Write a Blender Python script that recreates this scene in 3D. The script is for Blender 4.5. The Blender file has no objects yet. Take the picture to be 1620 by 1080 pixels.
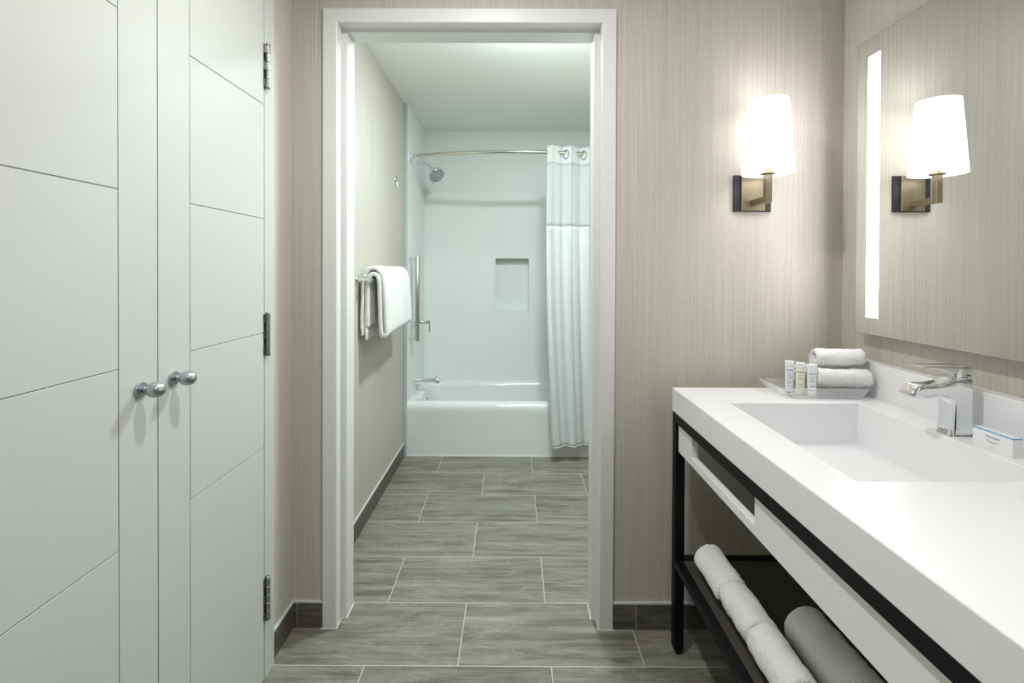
import bpy, bmesh, math, random
from mathutils import Vector, Matrix, noise
random.seed(7)
SC = bpy.context.scene
COL = SC.collection
PI = math.pi

# ------------------------------------------------------------------ camera
cam_d = bpy.data.cameras.new('camera'); cam = bpy.data.objects.new('camera', cam_d); COL.objects.link(cam)
F = 783.41
cam_d.sensor_fit = 'HORIZONTAL'; cam_d.sensor_width = 36.0; cam_d.lens = F/1620*36.0
cam_d.shift_x = 0.0; cam_d.shift_y = -(540-432.78)/1620
yaw, pit, rol = -0.0015, -0.0087, 0.0041
cf = Vector((math.sin(yaw)*math.cos(pit), math.cos(yaw)*math.cos(pit), math.sin(pit)))
cr = Vector((math.cos(yaw), -math.sin(yaw), 0)); cu = cr.cross(cf)
c_, s_ = math.cos(rol), math.sin(rol)
R_, U_ = cr*c_+cu*s_, -cr*s_+cu*c_
M = Matrix((R_, U_, -cf)).transposed().to_4x4(); M.translation = (0, 0, 1.2964)
cam.matrix_world = M
cam_d.clip_start = 0.02
SC.camera = cam

# ------------------------------------------------------------------ world, exposure
w = bpy.data.worlds.new('world'); SC.world = w; w.use_nodes = True
w.node_tree.nodes['Background'].inputs[0].default_value = (0.93, 0.97, 1.0, 1)
w.node_tree.nodes['Background'].inputs[1].default_value = 0.15
SC.view_settings.view_transform = 'Standard'; SC.view_settings.look = 'None'
SC.view_settings.gamma = 1; SC.view_settings.use_curve_mapping = False
SC.view_settings.exposure = 0.05

def lamp(name, kind, loc, power, col, size=.1, parent=None, rot=(0,0,0), spread=None):
    d = bpy.data.lights.new(name, kind); d.energy = power; d.color = col
    if kind == 'AREA':
        d.shape = 'DISK'; d.size = size
        if spread: d.spread = spread
    else: d.shadow_soft_size = size
    o = bpy.data.objects.new(name, d); COL.objects.link(o)
    o.location = Vector(loc) - (parent.location if parent else Vector())
    o.rotation_euler = rot
    if parent: o.parent = parent
    return o

# ------------------------------------------------------------------ helpers
def BM(): return bmesh.new()
def bx(bm, lo, hi):
    x0,y0,z0 = lo; x1,y1,z1 = hi
    v = [bm.verts.new(p) for p in ((x0,y0,z0),(x1,y0,z0),(x1,y1,z0),(x0,y1,z0),(x0,y0,z1),(x1,y0,z1),(x1,y1,z1),(x0,y1,z1))]
    for f in ((0,3,2,1),(4,5,6,7),(0,1,5,4),(1,2,6,5),(2,3,7,6),(3,0,4,7)): bm.faces.new([v[i] for i in f])
    return bm
def frame_of(d):
    d = d.normalized(); a = Vector((0,0,1)) if abs(d.z) < .9 else Vector((1,0,0))
    x = a.cross(d).normalized(); return x, d.cross(x)
def tube(bm, pts, r, seg=20, caps=True):
    pts = [Vector(p) for p in pts]; n = len(pts); rings = []
    rr = r if isinstance(r, (list, tuple)) else [r]*n
    d0 = (pts[1]-pts[0]).normalized(); x, y = frame_of(d0)
    for i, p in enumerate(pts):
        d = (pts[min(i+1,n-1)]-pts[max(i-1,0)]).normalized()
        x = (x - d*x.dot(d)).normalized(); y = d.cross(x)
        rings.append([bm.verts.new(p + (x*math.cos(2*PI*k/seg)+y*math.sin(2*PI*k/seg))*rr[i]) for k in range(seg)])
    for a, b in zip(rings, rings[1:]):
        for k in range(seg): bm.faces.new((a[k], a[(k+1)%seg], b[(k+1)%seg], b[k]))
    if caps: bm.faces.new(rings[0][::-1]); bm.faces.new(rings[-1])
    return bm
def lathe(bm, prof, o=(0,0,0), ax=(0,0,1), seg=32):
    """prof: list of (distance along axis, radius)"""
    o = Vector(o); d = Vector(ax).normalized(); x, y = frame_of(d); rings = []
    for h, r in prof:
        rings.append([bm.verts.new(o + d*h + (x*math.cos(2*PI*k/seg)+y*math.sin(2*PI*k/seg))*max(r,1e-5)) for k in range(seg)])
    for a, b in zip(rings, rings[1:]):
        for k in range(seg): bm.faces.new((a[k], a[(k+1)%seg], b[(k+1)%seg], b[k]))
    bm.faces.new(rings[0][::-1]); bm.faces.new(rings[-1])
    return bm
def prism(bm, poly, fn, a, b):
    """closed polygon (u,v) extruded from a to b; fn(u,v,t) -> point"""
    A = [bm.verts.new(fn(u,v,a)) for u,v in poly]; B = [bm.verts.new(fn(u,v,b)) for u,v in poly]
    n = len(poly)
    bm.faces.new(A[::-1]); bm.faces.new(B)
    for i in range(n): bm.faces.new((A[i], A[(i+1)%n], B[(i+1)%n], B[i]))
    return bm
def grid(bm, nu, nv, fn, closed_u=False):
    V = [[bm.verts.new(fn(i/(nu if closed_u else nu-1), j/(nv-1))) for j in range(nv)] for i in range(nu)]
    for i in range(nu if closed_u else nu-1):
        for j in range(nv-1):
            bm.faces.new((V[i][j], V[(i+1)%nu][j], V[(i+1)%nu][j+1], V[i][j+1]))
    return V
def origin(o):
    p = Vector()
    while o is not None: p += Vector(o.location); o = o.parent
    return p
def obj(name, bm, mat, parent=None, smooth=False, bevel=0, seg=2, local=False, autos=None, subs=0, label=None, kind=None):
    if parent is not None and not local: bmesh.ops.translate(bm, verts=bm.verts, vec=-origin(parent))
    bmesh.ops.recalc_face_normals(bm, faces=bm.faces)
    me = bpy.data.meshes.new(name); bm.to_mesh(me); bm.free()
    me.materials.append(mat)
    o = bpy.data.objects.new(name, me); COL.objects.link(o)
    if parent is not None: o.parent = parent
    if bevel:
        m = o.modifiers.new('bevel', 'BEVEL'); m.width = bevel; m.segments = seg; m.limit_method = 'ANGLE'; m.angle_limit = math.radians(35)
    if subs:
        m = o.modifiers.new('subdivision', 'SUBSURF'); m.levels = subs; m.render_levels = subs
    if smooth:
        for p in me.polygons: p.use_smooth = True
        if autos:
            me.set_sharp_from_angle(angle=math.radians(autos))
    elif bevel:
        for p in me.polygons: p.use_smooth = True
        me.set_sharp_from_angle(angle=math.radians(30))
        m = o.modifiers.new('wn', 'WEIGHTED_NORMAL'); m.keep_sharp = True
    if label: o['label'] = label
    if kind: o['kind'] = kind
    return o
def thing(name, label, cat, loc=(0,0,0), rotz=0, group=None):
    o = bpy.data.objects.new(name, None); COL.objects.link(o); o.empty_display_size = .05
    o.location = loc; o.rotation_euler = (0,0,rotz); o['label'] = label; o['category'] = cat
    if group: o['group'] = group
    return o
def tag(o, label, cat, group=None):
    o['label'] = label; o['category'] = cat
    if group: o['group'] = group
    return o
def struct(name, bm, mat, **k):
    o = obj(name, bm, mat, **k); o['kind'] = 'structure'; return o

# ------------------------------------------------------------------ materials
def new_mat(name):
    m = bpy.data.materials.new(name); m.use_nodes = True
    nt = m.node_tree; return m, nt, nt.nodes['Principled BSDF']
def srgb(r, g, b):
    f = lambda c: (c/255/12.92) if c/255 <= .04045 else ((c/255+.055)/1.055)**2.4
    return (f(r), f(g), f(b), 1)
def N(nt, t, **k):
    n = nt.nodes.new(t)
    for a, v in k.items(): setattr(n, a, v)
    return n
def vmath(nt, op, a, b=None):
    n = N(nt, 'ShaderNodeMath', operation=op)
    for i, v in enumerate((a, b)):
        if v is None: continue
        if isinstance(v, (int, float)): n.inputs[i].default_value = v
        else: nt.links.new(v, n.inputs[i])
    return n.outputs[0]
def simple(name, col, rough=.5, metal=0, coat=0, noise_amt=.03, nscale=30, bump=0, bscale=200, spec=None, sheen=0):
    m, nt, b = new_mat(name); L = nt.links.new
    geo = N(nt, 'ShaderNodeTexCoord')
    nz = N(nt, 'ShaderNodeTexNoise'); nz.inputs['Scale'].default_value = nscale; nz.inputs['Detail'].default_value = 3
    L(geo.outputs['Object'], nz.inputs['Vector'])
    mx = N(nt, 'ShaderNodeMix', data_type='RGBA')
    d = [max(0, c*(1-noise_amt)) for c in col[:3]]+[1]; u = [min(1, c*(1+noise_amt)) for c in col[:3]]+[1]
    mx.inputs[6].default_value = d; mx.inputs[7].default_value = u
    L(nz.outputs['Fac'], mx.inputs[0]); L(mx.outputs[2], b.inputs['Base Color'])
    b.inputs['Roughness'].default_value = rough; b.inputs['Metallic'].default_value = metal
    if coat: b.inputs['Coat Weight'].default_value = coat; b.inputs['Coat Roughness'].default_value = .05
    if spec is not None: b.inputs['Specular IOR Level'].default_value = spec
    if sheen: b.inputs['Sheen Weight'].default_value = sheen
    if bump:
        n2 = N(nt, 'ShaderNodeTexNoise'); n2.inputs['Scale'].default_value = bscale; n2.inputs['Detail'].default_value = 4
        L(geo.outputs['Object'], n2.inputs['Vector'])
        bp = N(nt, 'ShaderNodeBump'); bp.inputs['Strength'].default_value = bump; bp.inputs['Distance'].default_value = .005 if bump >= .9 else .002
        L(n2.outputs['Fac'], bp.inputs['Height']); L(bp.outputs[0], b.inputs['Normal'])
    return m

def wallpaper(name, base, lo, hi):
    m, nt, b = new_mat(name); L = nt.links.new
    g = N(nt, 'ShaderNodeTexCoord')
    def nz(sx, sz, det, sc=1):
        mp = N(nt, 'ShaderNodeMapping'); mp.inputs['Scale'].default_value = (sx, sx, sz)
        L(g.outputs['Object'], mp.inputs['Vector'])
        n = N(nt, 'ShaderNodeTexNoise'); n.inputs['Scale'].default_value = sc; n.inputs['Detail'].default_value = det
        L(mp.outputs[0], n.inputs['Vector']); return n.outputs['Fac']
    a = nz(420, 2.2, 2); c = nz(40, .4, 1); d = nz(700, 90, 1)
    s = vmath(nt, 'ADD', vmath(nt, 'MULTIPLY', a, .62), vmath(nt, 'ADD', vmath(nt, 'MULTIPLY', c, .12), vmath(nt, 'MULTIPLY', d, .26)))
    r = N(nt, 'ShaderNodeValToRGB'); r.color_ramp.elements[0].position = .36; r.color_ramp.elements[1].position = .66
    r.color_ramp.elements[0].color = lo; r.color_ramp.elements[1].color = hi
    e = r.color_ramp.elements.new(.5); e.color = base
    L(s, r.inputs[0]); L(r.outputs[0], b.inputs['Base Color'])
    b.inputs['Roughness'].default_value = .55; b.inputs['Specular IOR Level'].default_value = .3
    bp = N(nt, 'ShaderNodeBump'); bp.inputs['Strength'].default_value = .25; bp.inputs['Distance'].default_value = .0006
    L(s, bp.inputs['Height']); L(bp.outputs[0], b.inputs['Normal'])
    return m

def stone_tile(name, px, py, x0, y0, dark, mid, light, grout, gw=.0034, run=True, rough=.42):
    """porcelain tile with veins along X, half-bond rows across Y"""
    m, nt, b = new_mat(name); L = nt.links.new
    g = N(nt, 'ShaderNodeTexCoord'); sp = N(nt, 'ShaderNodeSeparateXYZ'); L(g.outputs['Object'], sp.inputs[0])
    v = vmath(nt, 'DIVIDE', vmath(nt, 'SUBTRACT', sp.outputs[1], y0), py)
    row = vmath(nt, 'FLOOR', v); fv = vmath(nt, 'SUBTRACT', v, row)
    odd = vmath(nt, 'MULTIPLY', vmath(nt, 'FLOORED_MODULO', row, 2.0), .5 if run else 0)
    u = vmath(nt, 'SUBTRACT', vmath(nt, 'DIVIDE', vmath(nt, 'SUBTRACT', sp.outputs[0], x0), px), odd)
    cu_ = vmath(nt, 'FLOOR', u); fu = vmath(nt, 'SUBTRACT', u, cu_)
    ed = lambda f, p: vmath(nt, 'MULTIPLY', vmath(nt, 'MINIMUM', f, vmath(nt, 'SUBTRACT', 1.0, f)), p)
    e = vmath(nt, 'MINIMUM', ed(fu, px), ed(fv, py))
    gm = vmath(nt, 'LESS_THAN', e, gw/2)
    cid = N(nt, 'ShaderNodeCombineXYZ'); L(cu_, cid.inputs[0]); L(row, cid.inputs[1])
    wn = N(nt, 'ShaderNodeTexWhiteNoise', noise_dimensions='3D'); L(cid.outputs[0], wn.inputs['Vector'])
    off = N(nt, 'ShaderNodeVectorMath', operation='SCALE'); off.inputs['Scale'].default_value = 37
    L(wn.outputs['Color'], off.inputs[0])
    ad = N(nt, 'ShaderNodeVectorMath', operation='ADD'); L(g.outputs['Object'], ad.inputs[0]); L(off.outputs[0], ad.inputs[1])
    mp = N(nt, 'ShaderNodeMapping'); mp.inputs['Scale'].default_value = (2.5, 17, 17); L(ad.outputs[0], mp.inputs['Vector'])
    n1 = N(nt, 'ShaderNodeTexNoise'); n1.inputs['Scale'].default_value = 1.0; n1.inputs['Detail'].default_value = 9
    n1.inputs['Roughness'].default_value = .8; n1.inputs['Distortion'].default_value = 1.5; L(mp.outputs[0], n1.inputs['Vector'])
    mp2 = N(nt, 'ShaderNodeMapping'); mp2.inputs['Scale'].default_value = (1.6, 11, 11); L(ad.outputs[0], mp2.inputs['Vector'])
    n2 = N(nt, 'ShaderNodeTexNoise'); n2.inputs['Scale'].default_value = 1.0; n2.inputs['Detail'].default_value = 5
    n2.inputs['Distortion'].default_value = 1.6; L(mp2.outputs[0], n2.inputs['Vector'])
    vein = vmath(nt, 'ABSOLUTE', vmath(nt, 'SUBTRACT', n2.outputs['Fac'], .5))
    vein = vmath(nt, 'LESS_THAN', vein, .009)
    rp = N(nt, 'ShaderNodeValToRGB'); rp.color_ramp.elements[0].position = .40; rp.color_ramp.elements[1].position = .62
    rp.color_ramp.elements[0].color = dark; rp.color_ramp.elements[1].color = light
    q = rp.color_ramp.elements.new(.5); q.color = mid
    mp3 = N(nt, 'ShaderNodeMapping'); mp3.inputs['Scale'].default_value = (1.4, 60, 60); L(ad.outputs[0], mp3.inputs['Vector'])
    n3 = N(nt, 'ShaderNodeTexNoise'); n3.inputs['Scale'].default_value = 1; n3.inputs['Detail'].default_value = 6; n3.inputs['Distortion'].default_value = .8; L(mp3.outputs[0], n3.inputs['Vector'])
    L(vmath(nt,'ADD',vmath(nt,'MULTIPLY',n1.outputs['Fac'],.5),vmath(nt,'ADD',vmath(nt,'MULTIPLY',n3.outputs['Fac'],.25),vmath(nt,'MULTIPLY',n2.outputs['Fac'],.25))), rp.inputs[0])
    mv = N(nt, 'ShaderNodeMix', data_type='RGBA'); L(vmath(nt, 'MULTIPLY', vein, vmath(nt,'MULTIPLY', n1.outputs['Fac'], .8)), mv.inputs[0])
    L(rp.outputs[0], mv.inputs[6]); mv.inputs[7].default_value = light
    # per tile tone
    hs = N(nt, 'ShaderNodeHueSaturation'); L(mv.outputs[2], hs.inputs['Color'])
    L(vmath(nt, 'ADD', .93, vmath(nt, 'MULTIPLY', wn.outputs['Value'], .14)), hs.inputs['Value'])
    mg = N(nt, 'ShaderNodeMix', data_type='RGBA'); L(gm, mg.inputs[0]); L(hs.outputs[0], mg.inputs[6]); mg.inputs[7].default_value = grout
    L(mg.outputs[2], b.inputs['Base Color'])
    b.inputs['Roughness'].default_value = rough
    bp = N(nt, 'ShaderNodeBump'); bp.inputs['Strength'].default_value = .15; bp.inputs['Distance'].default_value = .001
    hh = vmath(nt, 'SUBTRACT', vmath(nt, 'MULTIPLY', n1.outputs['Fac'], .6), gm)
    L(hh, bp.inputs['Height']); L(bp.outputs[0], b.inputs['Normal'])
    return m

def surround_mat(name, base, seam):
    """glossy white wall panel scored in tall rectangles"""
    m, nt, b = new_mat(name); L = nt.links.new
    g = N(nt, 'ShaderNodeTexCoord'); sp = N(nt, 'ShaderNodeSeparateXYZ'); L(g.outputs['Object'], sp.inputs[0])
    def seamf(co, off, p):
        v = vmath(nt, 'DIVIDE', vmath(nt, 'SUBTRACT', co, off), p); f = vmath(nt, 'SUBTRACT', v, vmath(nt, 'FLOOR', v))
        return vmath(nt, 'LESS_THAN', vmath(nt, 'MULTIPLY', vmath(nt, 'MINIMUM', f, vmath(nt, 'SUBTRACT', 1.0, f)), p), .0013)
    a = seamf(vmath(nt, 'ADD', sp.outputs[0], vmath(nt, 'SUBTRACT', sp.outputs[1], 4.1)), -.156, .2985)
    c = seamf(sp.outputs[2], .961, .885)
    k = vmath(nt, 'MAXIMUM', a, c)
    mx = N(nt, 'ShaderNodeMix', data_type='RGBA'); L(k, mx.inputs[0]); mx.inputs[6].default_value = base; mx.inputs[7].default_value = seam
    L(mx.outputs[2], b.inputs['Base Color']); b.inputs['Roughness'].default_value = .38; b.inputs['Specular IOR Level'].default_value = .25
    bp = N(nt, 'ShaderNodeBump'); bp.inputs['Strength'].default_value = .2; bp.inputs['Distance'].default_value = -.0008
    L(k, bp.inputs['Height']); L(bp.outputs[0], b.inputs['Normal'])
    return m

def brushed(name, col, rough, axis, sc=(900, 12), amt=.25, metal=1):
    m, nt, b = new_mat(name); L = nt.links.new
    g = N(nt, 'ShaderNodeTexCoord'); mp = N(nt, 'ShaderNodeMapping')
    s = [sc[0]]*3; s[axis] = sc[1]; mp.inputs['Scale'].default_value = s
    L(g.outputs['Object'], mp.inputs['Vector'])
    n = N(nt, 'ShaderNodeTexNoise'); n.inputs['Scale'].default_value = 1; n.inputs['Detail'].default_value = 2; L(mp.outputs[0], n.inputs['Vector'])
    mx = N(nt, 'ShaderNodeMix', data_type='RGBA'); L(n.outputs['Fac'], mx.inputs[0])
    mx.inputs[6].default_value = [c*(1-amt) for c in col[:3]]+[1]; mx.inputs[7].default_value = [min(1, c*(1+amt)) for c in col[:3]]+[1]
    L(mx.outputs[2], b.inputs['Base Color']); b.inputs['Metallic'].default_value = metal; b.inputs['Roughness'].default_value = rough
    return m

def emit_mat(name, col, strength, base=None):
    m, nt, b = new_mat(name)
    b.inputs['Base Color'].default_value = base or (.8,.8,.8,1); b.inputs['Roughness'].default_value = .6
    b.inputs['Emission Color'].default_value = col; b.inputs['Emission Strength'].default_value = strength
    return m

def cloth_mat(name, col, transl=.3, rough=.8, stripes=0, alpha=None):
    m, nt, b = new_mat(name); L = nt.links.new
    out = nt.nodes['Material Output']
    b.inputs['Base Color'].default_value = col; b.inputs['Roughness'].default_value = rough; b.inputs['Sheen Weight'].default_value = .2
    tr = N(nt, 'ShaderNodeBsdfTranslucent'); tr.inputs['Color'].default_value = col
    mx = N(nt, 'ShaderNodeMixShader'); mx.inputs[0].default_value = transl
    L(b.outputs[0], mx.inputs[1]); L(tr.outputs[0], mx.inputs[2])
    last = mx.outputs[0]
    g = N(nt, 'ShaderNodeTexCoord'); n = N(nt, 'ShaderNodeTexNoise'); n.inputs['Scale'].default_value = 900; L(g.outputs['Object'], n.inputs['Vector'])
    bp = N(nt, 'ShaderNodeBump'); bp.inputs['Strength'].default_value = .1; bp.inputs['Distance'].default_value = .001; L(n.outputs['Fac'], bp.inputs['Height']); L(bp.outputs[0], b.inputs['Normal'])
    if alpha is not None:
        tp = N(nt, 'ShaderNodeBsdfTransparent'); m2 = N(nt, 'ShaderNodeMixShader'); m2.inputs[0].default_value = alpha
        L(tp.outputs[0], m2.inputs[1]); L(last, m2.inputs[2]); last = m2.outputs[0]
    L(last, out.inputs['Surface'])
    return m

MT = {}
MT['paper'] = wallpaper('wallpaper', srgb(194,189,178), srgb(183,178,166), srgb(204,200,190))
MT['paint'] = simple('white_paint_trim', srgb(226,226,224), .35, noise_amt=.01)
MT['door'] = simple('white_closet_door_paint', srgb(203,206,201), .36, noise_amt=.012, nscale=6)
MT['groove'] = simple('shadow_gap_paint', srgb(150,150,140), .6)
MT['ceiling'] = simple('ceiling_paint', srgb(242,243,242), .8, noise_amt=.01)
MT['floor'] = stone_tile('floor_tile', .6115, .3068, -.1744, 1.6072, srgb(92,90,80), srgb(127,125,114), srgb(158,156,146), srgb(196,193,184))
MT['basetile'] = stone_tile('base_tile', .6115, 5, .45, -.5, srgb(74,70,63), srgb(92,88,80), srgb(116,111,103), srgb(150,146,140), gw=.003, run=False)
MT['alu'] = simple('satin_aluminium', srgb(206,210,214), .35, metal=.15)
MT['edge'] = simple('grey_edge_trim', srgb(176,188,192), .35)
MT['caulk'] = simple('white_caulk', srgb(215,215,210), .6, noise_amt=.08, nscale=60)
MT['surround'] = surround_mat('white_surround', srgb(234,238,236), srgb(224,229,227))
MT['tub'] = simple('tub_enamel', srgb(232,235,235), .12, coat=.5, noise_amt=.005)
MT['solid'] = simple('white_solid_surface', srgb(238,238,239), .3, noise_amt=.005)
MT['apron'] = simple('white_lacquer_apron', srgb(240,241,240), .35, noise_amt=.008)
MT['black'] = simple('black_powder_coat', (.0035,.0038,.006,1), .5, noise_amt=.15, nscale=80, spec=.22)
MT['wood'] = brushed('dark_grey_wood', srgb(72,67,62), .5, 1, (160, 4), .35, metal=0)
MT['chrome'] = simple('chrome', (.82,.84,.86,1), .06, metal=1, noise_amt=.01)
MT['nickel'] = brushed('brushed_nickel', (.62,.61,.58,1), .24, 2, (400, 10), .1)
MT['rod'] = simple('polished_nickel_rod', (.70,.69,.63,1), .14, metal=1, noise_amt=.01)
MT['satin'] = simple('satin_chrome', (.46,.48,.51,1), .36, metal=1, noise_amt=.04)
MT['hinge'] = simple('steel_hinge', (.38,.38,.39,1), .3, metal=1, noise_amt=.05)
MT['bronze'] = brushed('brushed_bronze', srgb(152,141,119), .42, 2, (700, 8), .25)
MT['darkbronze'] = simple('dark_bronze', (.035,.034,.038,1), .45, metal=.4, noise_amt=.1)
MT['terry'] = simple('white_terry', srgb(245,245,244), .95, noise_amt=.05, nscale=350, bump=1.0, bscale=260, spec=.1, sheen=.3)
MT['terry_warm'] = simple('white_terry_rolls', srgb(249,249,246), .95, noise_amt=.06, nscale=300, bump=1.0, bscale=230, spec=.1, sheen=.3)
MT['hem'] = simple('towel_hem', srgb(226,225,220), .8, noise_amt=.04, nscale=200, bump=.3, bscale=900)
MT['mirror'] = simple('mirror_glass', (.80,.83,.80,1), .0, metal=1, noise_amt=0)
MT['mirroredge'] = simple('mirror_edge_glass', srgb(120,132,126), .15, noise_amt=.05)
MT['led'] = emit_mat('led_strip', (1,.995,.99,1), 18)
MT['shade'] = None
MT['bottle_w'] = simple('white_plastic', srgb(238,239,240), .35, noise_amt=.01)
MT['bottle_c'] = simple('cream_lotion_plastic', srgb(240,235,212), .35, noise_amt=.01)
MT['blue'] = simple('blue_print', srgb(104,172,208), .5, noise_amt=.02)
MT['ink'] = simple('grey_print', srgb(126,130,140), .6, noise_amt=.02)
MT['dark'] = simple('dark_gap', (.01,.01,.01,1), .8)
MT['rubber'] = simple('grey_nozzle_rubber', srgb(120,130,134), .6)
MT['sprayf'] = simple('light_grey_spray_plate', srgb(186,196,198), .4, metal=.2)
MT['ringm'] = simple('grey_plastic_ring', srgb(138,144,148), .35)
MT['card'] = simple('white_card', srgb(240,240,241), .5, noise_amt=.01)

# shade: linen lit from the bulb inside
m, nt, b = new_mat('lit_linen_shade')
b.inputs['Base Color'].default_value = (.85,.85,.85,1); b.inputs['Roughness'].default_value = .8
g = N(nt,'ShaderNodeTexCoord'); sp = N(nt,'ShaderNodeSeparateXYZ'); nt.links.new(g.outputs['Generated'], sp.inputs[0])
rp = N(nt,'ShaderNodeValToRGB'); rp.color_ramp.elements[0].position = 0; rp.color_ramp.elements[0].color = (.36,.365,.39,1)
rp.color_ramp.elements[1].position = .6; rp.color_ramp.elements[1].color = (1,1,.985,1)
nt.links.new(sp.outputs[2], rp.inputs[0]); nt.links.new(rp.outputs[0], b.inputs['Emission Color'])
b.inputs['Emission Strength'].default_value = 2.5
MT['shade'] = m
# frosted acrylic
m, nt, b = new_mat('frosted_acrylic')
b.inputs['Base Color'].default_value = (.88,.89,.89,1); b.inputs['Roughness'].default_value = .4
tl = N(nt,'ShaderNodeBsdfTranslucent'); tl.inputs['Color'].default_value = (.95,.96,.96,1)
tp = N(nt,'ShaderNodeBsdfTransparent'); tp.inputs['Color'].default_value = (.97,.975,.975,1)
m1 = N(nt,'ShaderNodeMixShader'); m1.inputs[0].default_value = .6; m2 = N(nt,'ShaderNodeMixShader'); m2.inputs[0].default_value = .68
nt.links.new(b.outputs[0],m1.inputs[1]); nt.links.new(tl.outputs[0],m1.inputs[2]); nt.links.new(m1.outputs[0],m2.inputs[1]); nt.links.new(tp.outputs[0],m2.inputs[2])
nt.links.new(m2.outputs[0], nt.nodes['Material Output'].inputs['Surface'])
MT['frost'] = m
# lamp lens
MT['lens'] = emit_mat('lamp_lens', (1,.98,.95,1), 6)
MT['opal'] = emit_mat('opal_glass', (.95,1,.98,1), 8)
MT['curt'] = cloth_mat('curtain_satin', srgb(228,231,232), .25, .45)
MT['curth'] = cloth_mat('curtain_header', srgb(228,231,231), .25, .7)
MT['sheer'] = cloth_mat('curtain_sheer', srgb(232,236,236), .4, .8, alpha=.68)

# ------------------------------------------------------------------ setting
YF, YB = 1.785, 1.895        # partition wall faces
H = 2.435
XL, XR = -.795, 1.187        # vanity area side walls
BX = -.752                   # bathroom left wall
BR = .79                     # bathroom right wall
YE = 4.10                    # bathroom end wall
OL, OR, OT = -.640, .315, 2.19   # rough opening
YN = -1.7                    # open end behind the camera

struct('floor', bx(BM(), (XL-.9, YN, -.05), (XR+.1, YE+.2, 0)), MT['floor'])
struct('ceiling', bx(BM(), (XL-.9, YN, H), (XR+.1, YE+.2, H+.05)), MT['ceiling'])
bm = BM()
bx(bm, (XL-.9, YF, 0), (OL, YB, H)); bx(bm, (OR, YF, 0), (XR+.1, YB, H)); bx(bm, (OL, YF, OT), (OR, YB, H))
struct('wall_front', bm, MT['paper'])
struct('wall_right', bx(BM(), (XR, YN, 0), (XR+.1, YF, H)), MT['paper'])
bm = BM()   # left wall with the closet opening
bx(bm, (XL-.1, 1.612, 0), (XL, YF, H)); bx(bm, (XL-.1, YN, 0), (XL, .545, H)); bx(bm, (XL-.1, .545, 2.32), (XL, 1.612, H))
struct('wall_left', bm, MT['paper'])
bm = BM(); bx(bm, (XL-.72, .45, 0), (XL-.62, YF, H)); bx(bm, (XL-.62, .45, 0), (XL-.1, .545, H)); bx(bm, (XL-.62, 1.612, 0), (XL-.1, YF, H))
struct('wall_closet', bm, MT['paint'])
struct('wall_bathroom_left', bx(BM(), (BX-.1, YB, 0), (BX, YE+.1, H)), MT['paper'])
struct('wall_bathroom_right', bx(BM(), (BR+.02, YB, 0), (BR+.12, YE+.1, H)), MT['paper'])
struct('wall_bathroom_back', bx(BM(), (BX, YE+.14, 0), (BR+.02, YE+.2, H)), MT['surround'])

def base(name, lo, hi, axis, sgn):
    """tile base strip + metal cap; lo/hi footprint of the tile"""
    o = struct(name, bx(BM(), (lo[0], lo[1], 0), (hi[0], hi[1], .088)), MT['basetile'])
    bm = BM(); bx(bm, (lo[0], lo[1], .088), (hi[0], hi[1], .0975))
    obj('cap_trim', bm, MT['alu'], o, bevel=.002)
    return o
base('baseboard_front', (-.785, YF-.010), (-.6815, YF), 0, -1)
base('baseboard_front_right', (.3665, YF-.010), (XR, YF), 0, -1)
base('baseboard_left', (XL, 1.612), (XL+.010, YF), 1, 1)
base('baseboard_right', (XR-.010, YN), (XR, YF-.010), 1, -1)
base('baseboard_bathroom', (BX, YB), (BX+.010, 3.40), 1, 1)

# door frame of the bathroom opening (steel knock-down frame)
def frame_section():
    # (x offset inward from outer edge, y)
    return [(0, 1.785), (0, 1.773), (.003, 1.771), (.049, 1.771), (.052, 1.774), (.052, 1.822), (.071, 1.822), (.071, YB+.012), (.0, YB+.012), (0, YB), (.040, YB), (.040, 1.785)]
bm = BM(); sec = frame_section()
XO0, XO1, ZO = -.682, .3665, 2.226
ins = {0: lambda d: d, }
path = [(XO0, 0, 1, 0), (XO0, ZO, 1, -1), (XO1, ZO, -1, -1), (XO1, 0, -1, 0)]
rings = []
for (x, z, sx, sz) in path:
    rings.append([bm.verts.new((x+sx*d, y, z+sz*(d if d < .06 else .052+.011))) for d, y in sec])
for a, b in zip(rings, rings[1:]):
    n = len(a)
    for i in range(n): bm.faces.new((a[i], a[(i+1)%n], b[(i+1)%n], b[i]))
bm.faces.new(rings[0]); bm.faces.new(rings[-1][::-1])
struct('trim_1', bm, MT['paint'], bevel=.0012)
# caulk bead at the foot of the frame
bm = BM()
tube(bm, [(-.686,1.7705,.001),(-.629,1.7705,.001),(-.629,1.82,.001),(-.610,1.823,.001),(-.610,1.905,.001)], .0022, 8)
tube(bm, [(.371,1.7705,.001),(.3135,1.7705,.001),(.3135,1.82,.001),(.2945,1.823,.001),(.2945,1.905,.001)], .0022, 8)
struct('trim_2', bm, MT['caulk'])

# ------------------------------------------------------------------ closet
ZT = 2.30
bm = BM()
bx(bm, (XL-.02, 1.5505, 0), (-.777, 1.612, ZT)); bx(bm, (XL-.02, .545, 0), (-.777, .6085, ZT)); bx(bm, (XL-.02, .545, 2.2535), (-.777, 1.612, 2.32))
bx(bm, (XL-.1, 1.558, 0), (XL-.02, 1.612, ZT)); bx(bm, (XL-.1, .545, 0), (XL-.02, .600, ZT))
struct('trim_3', bm, MT['door'], bevel=.001)

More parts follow.
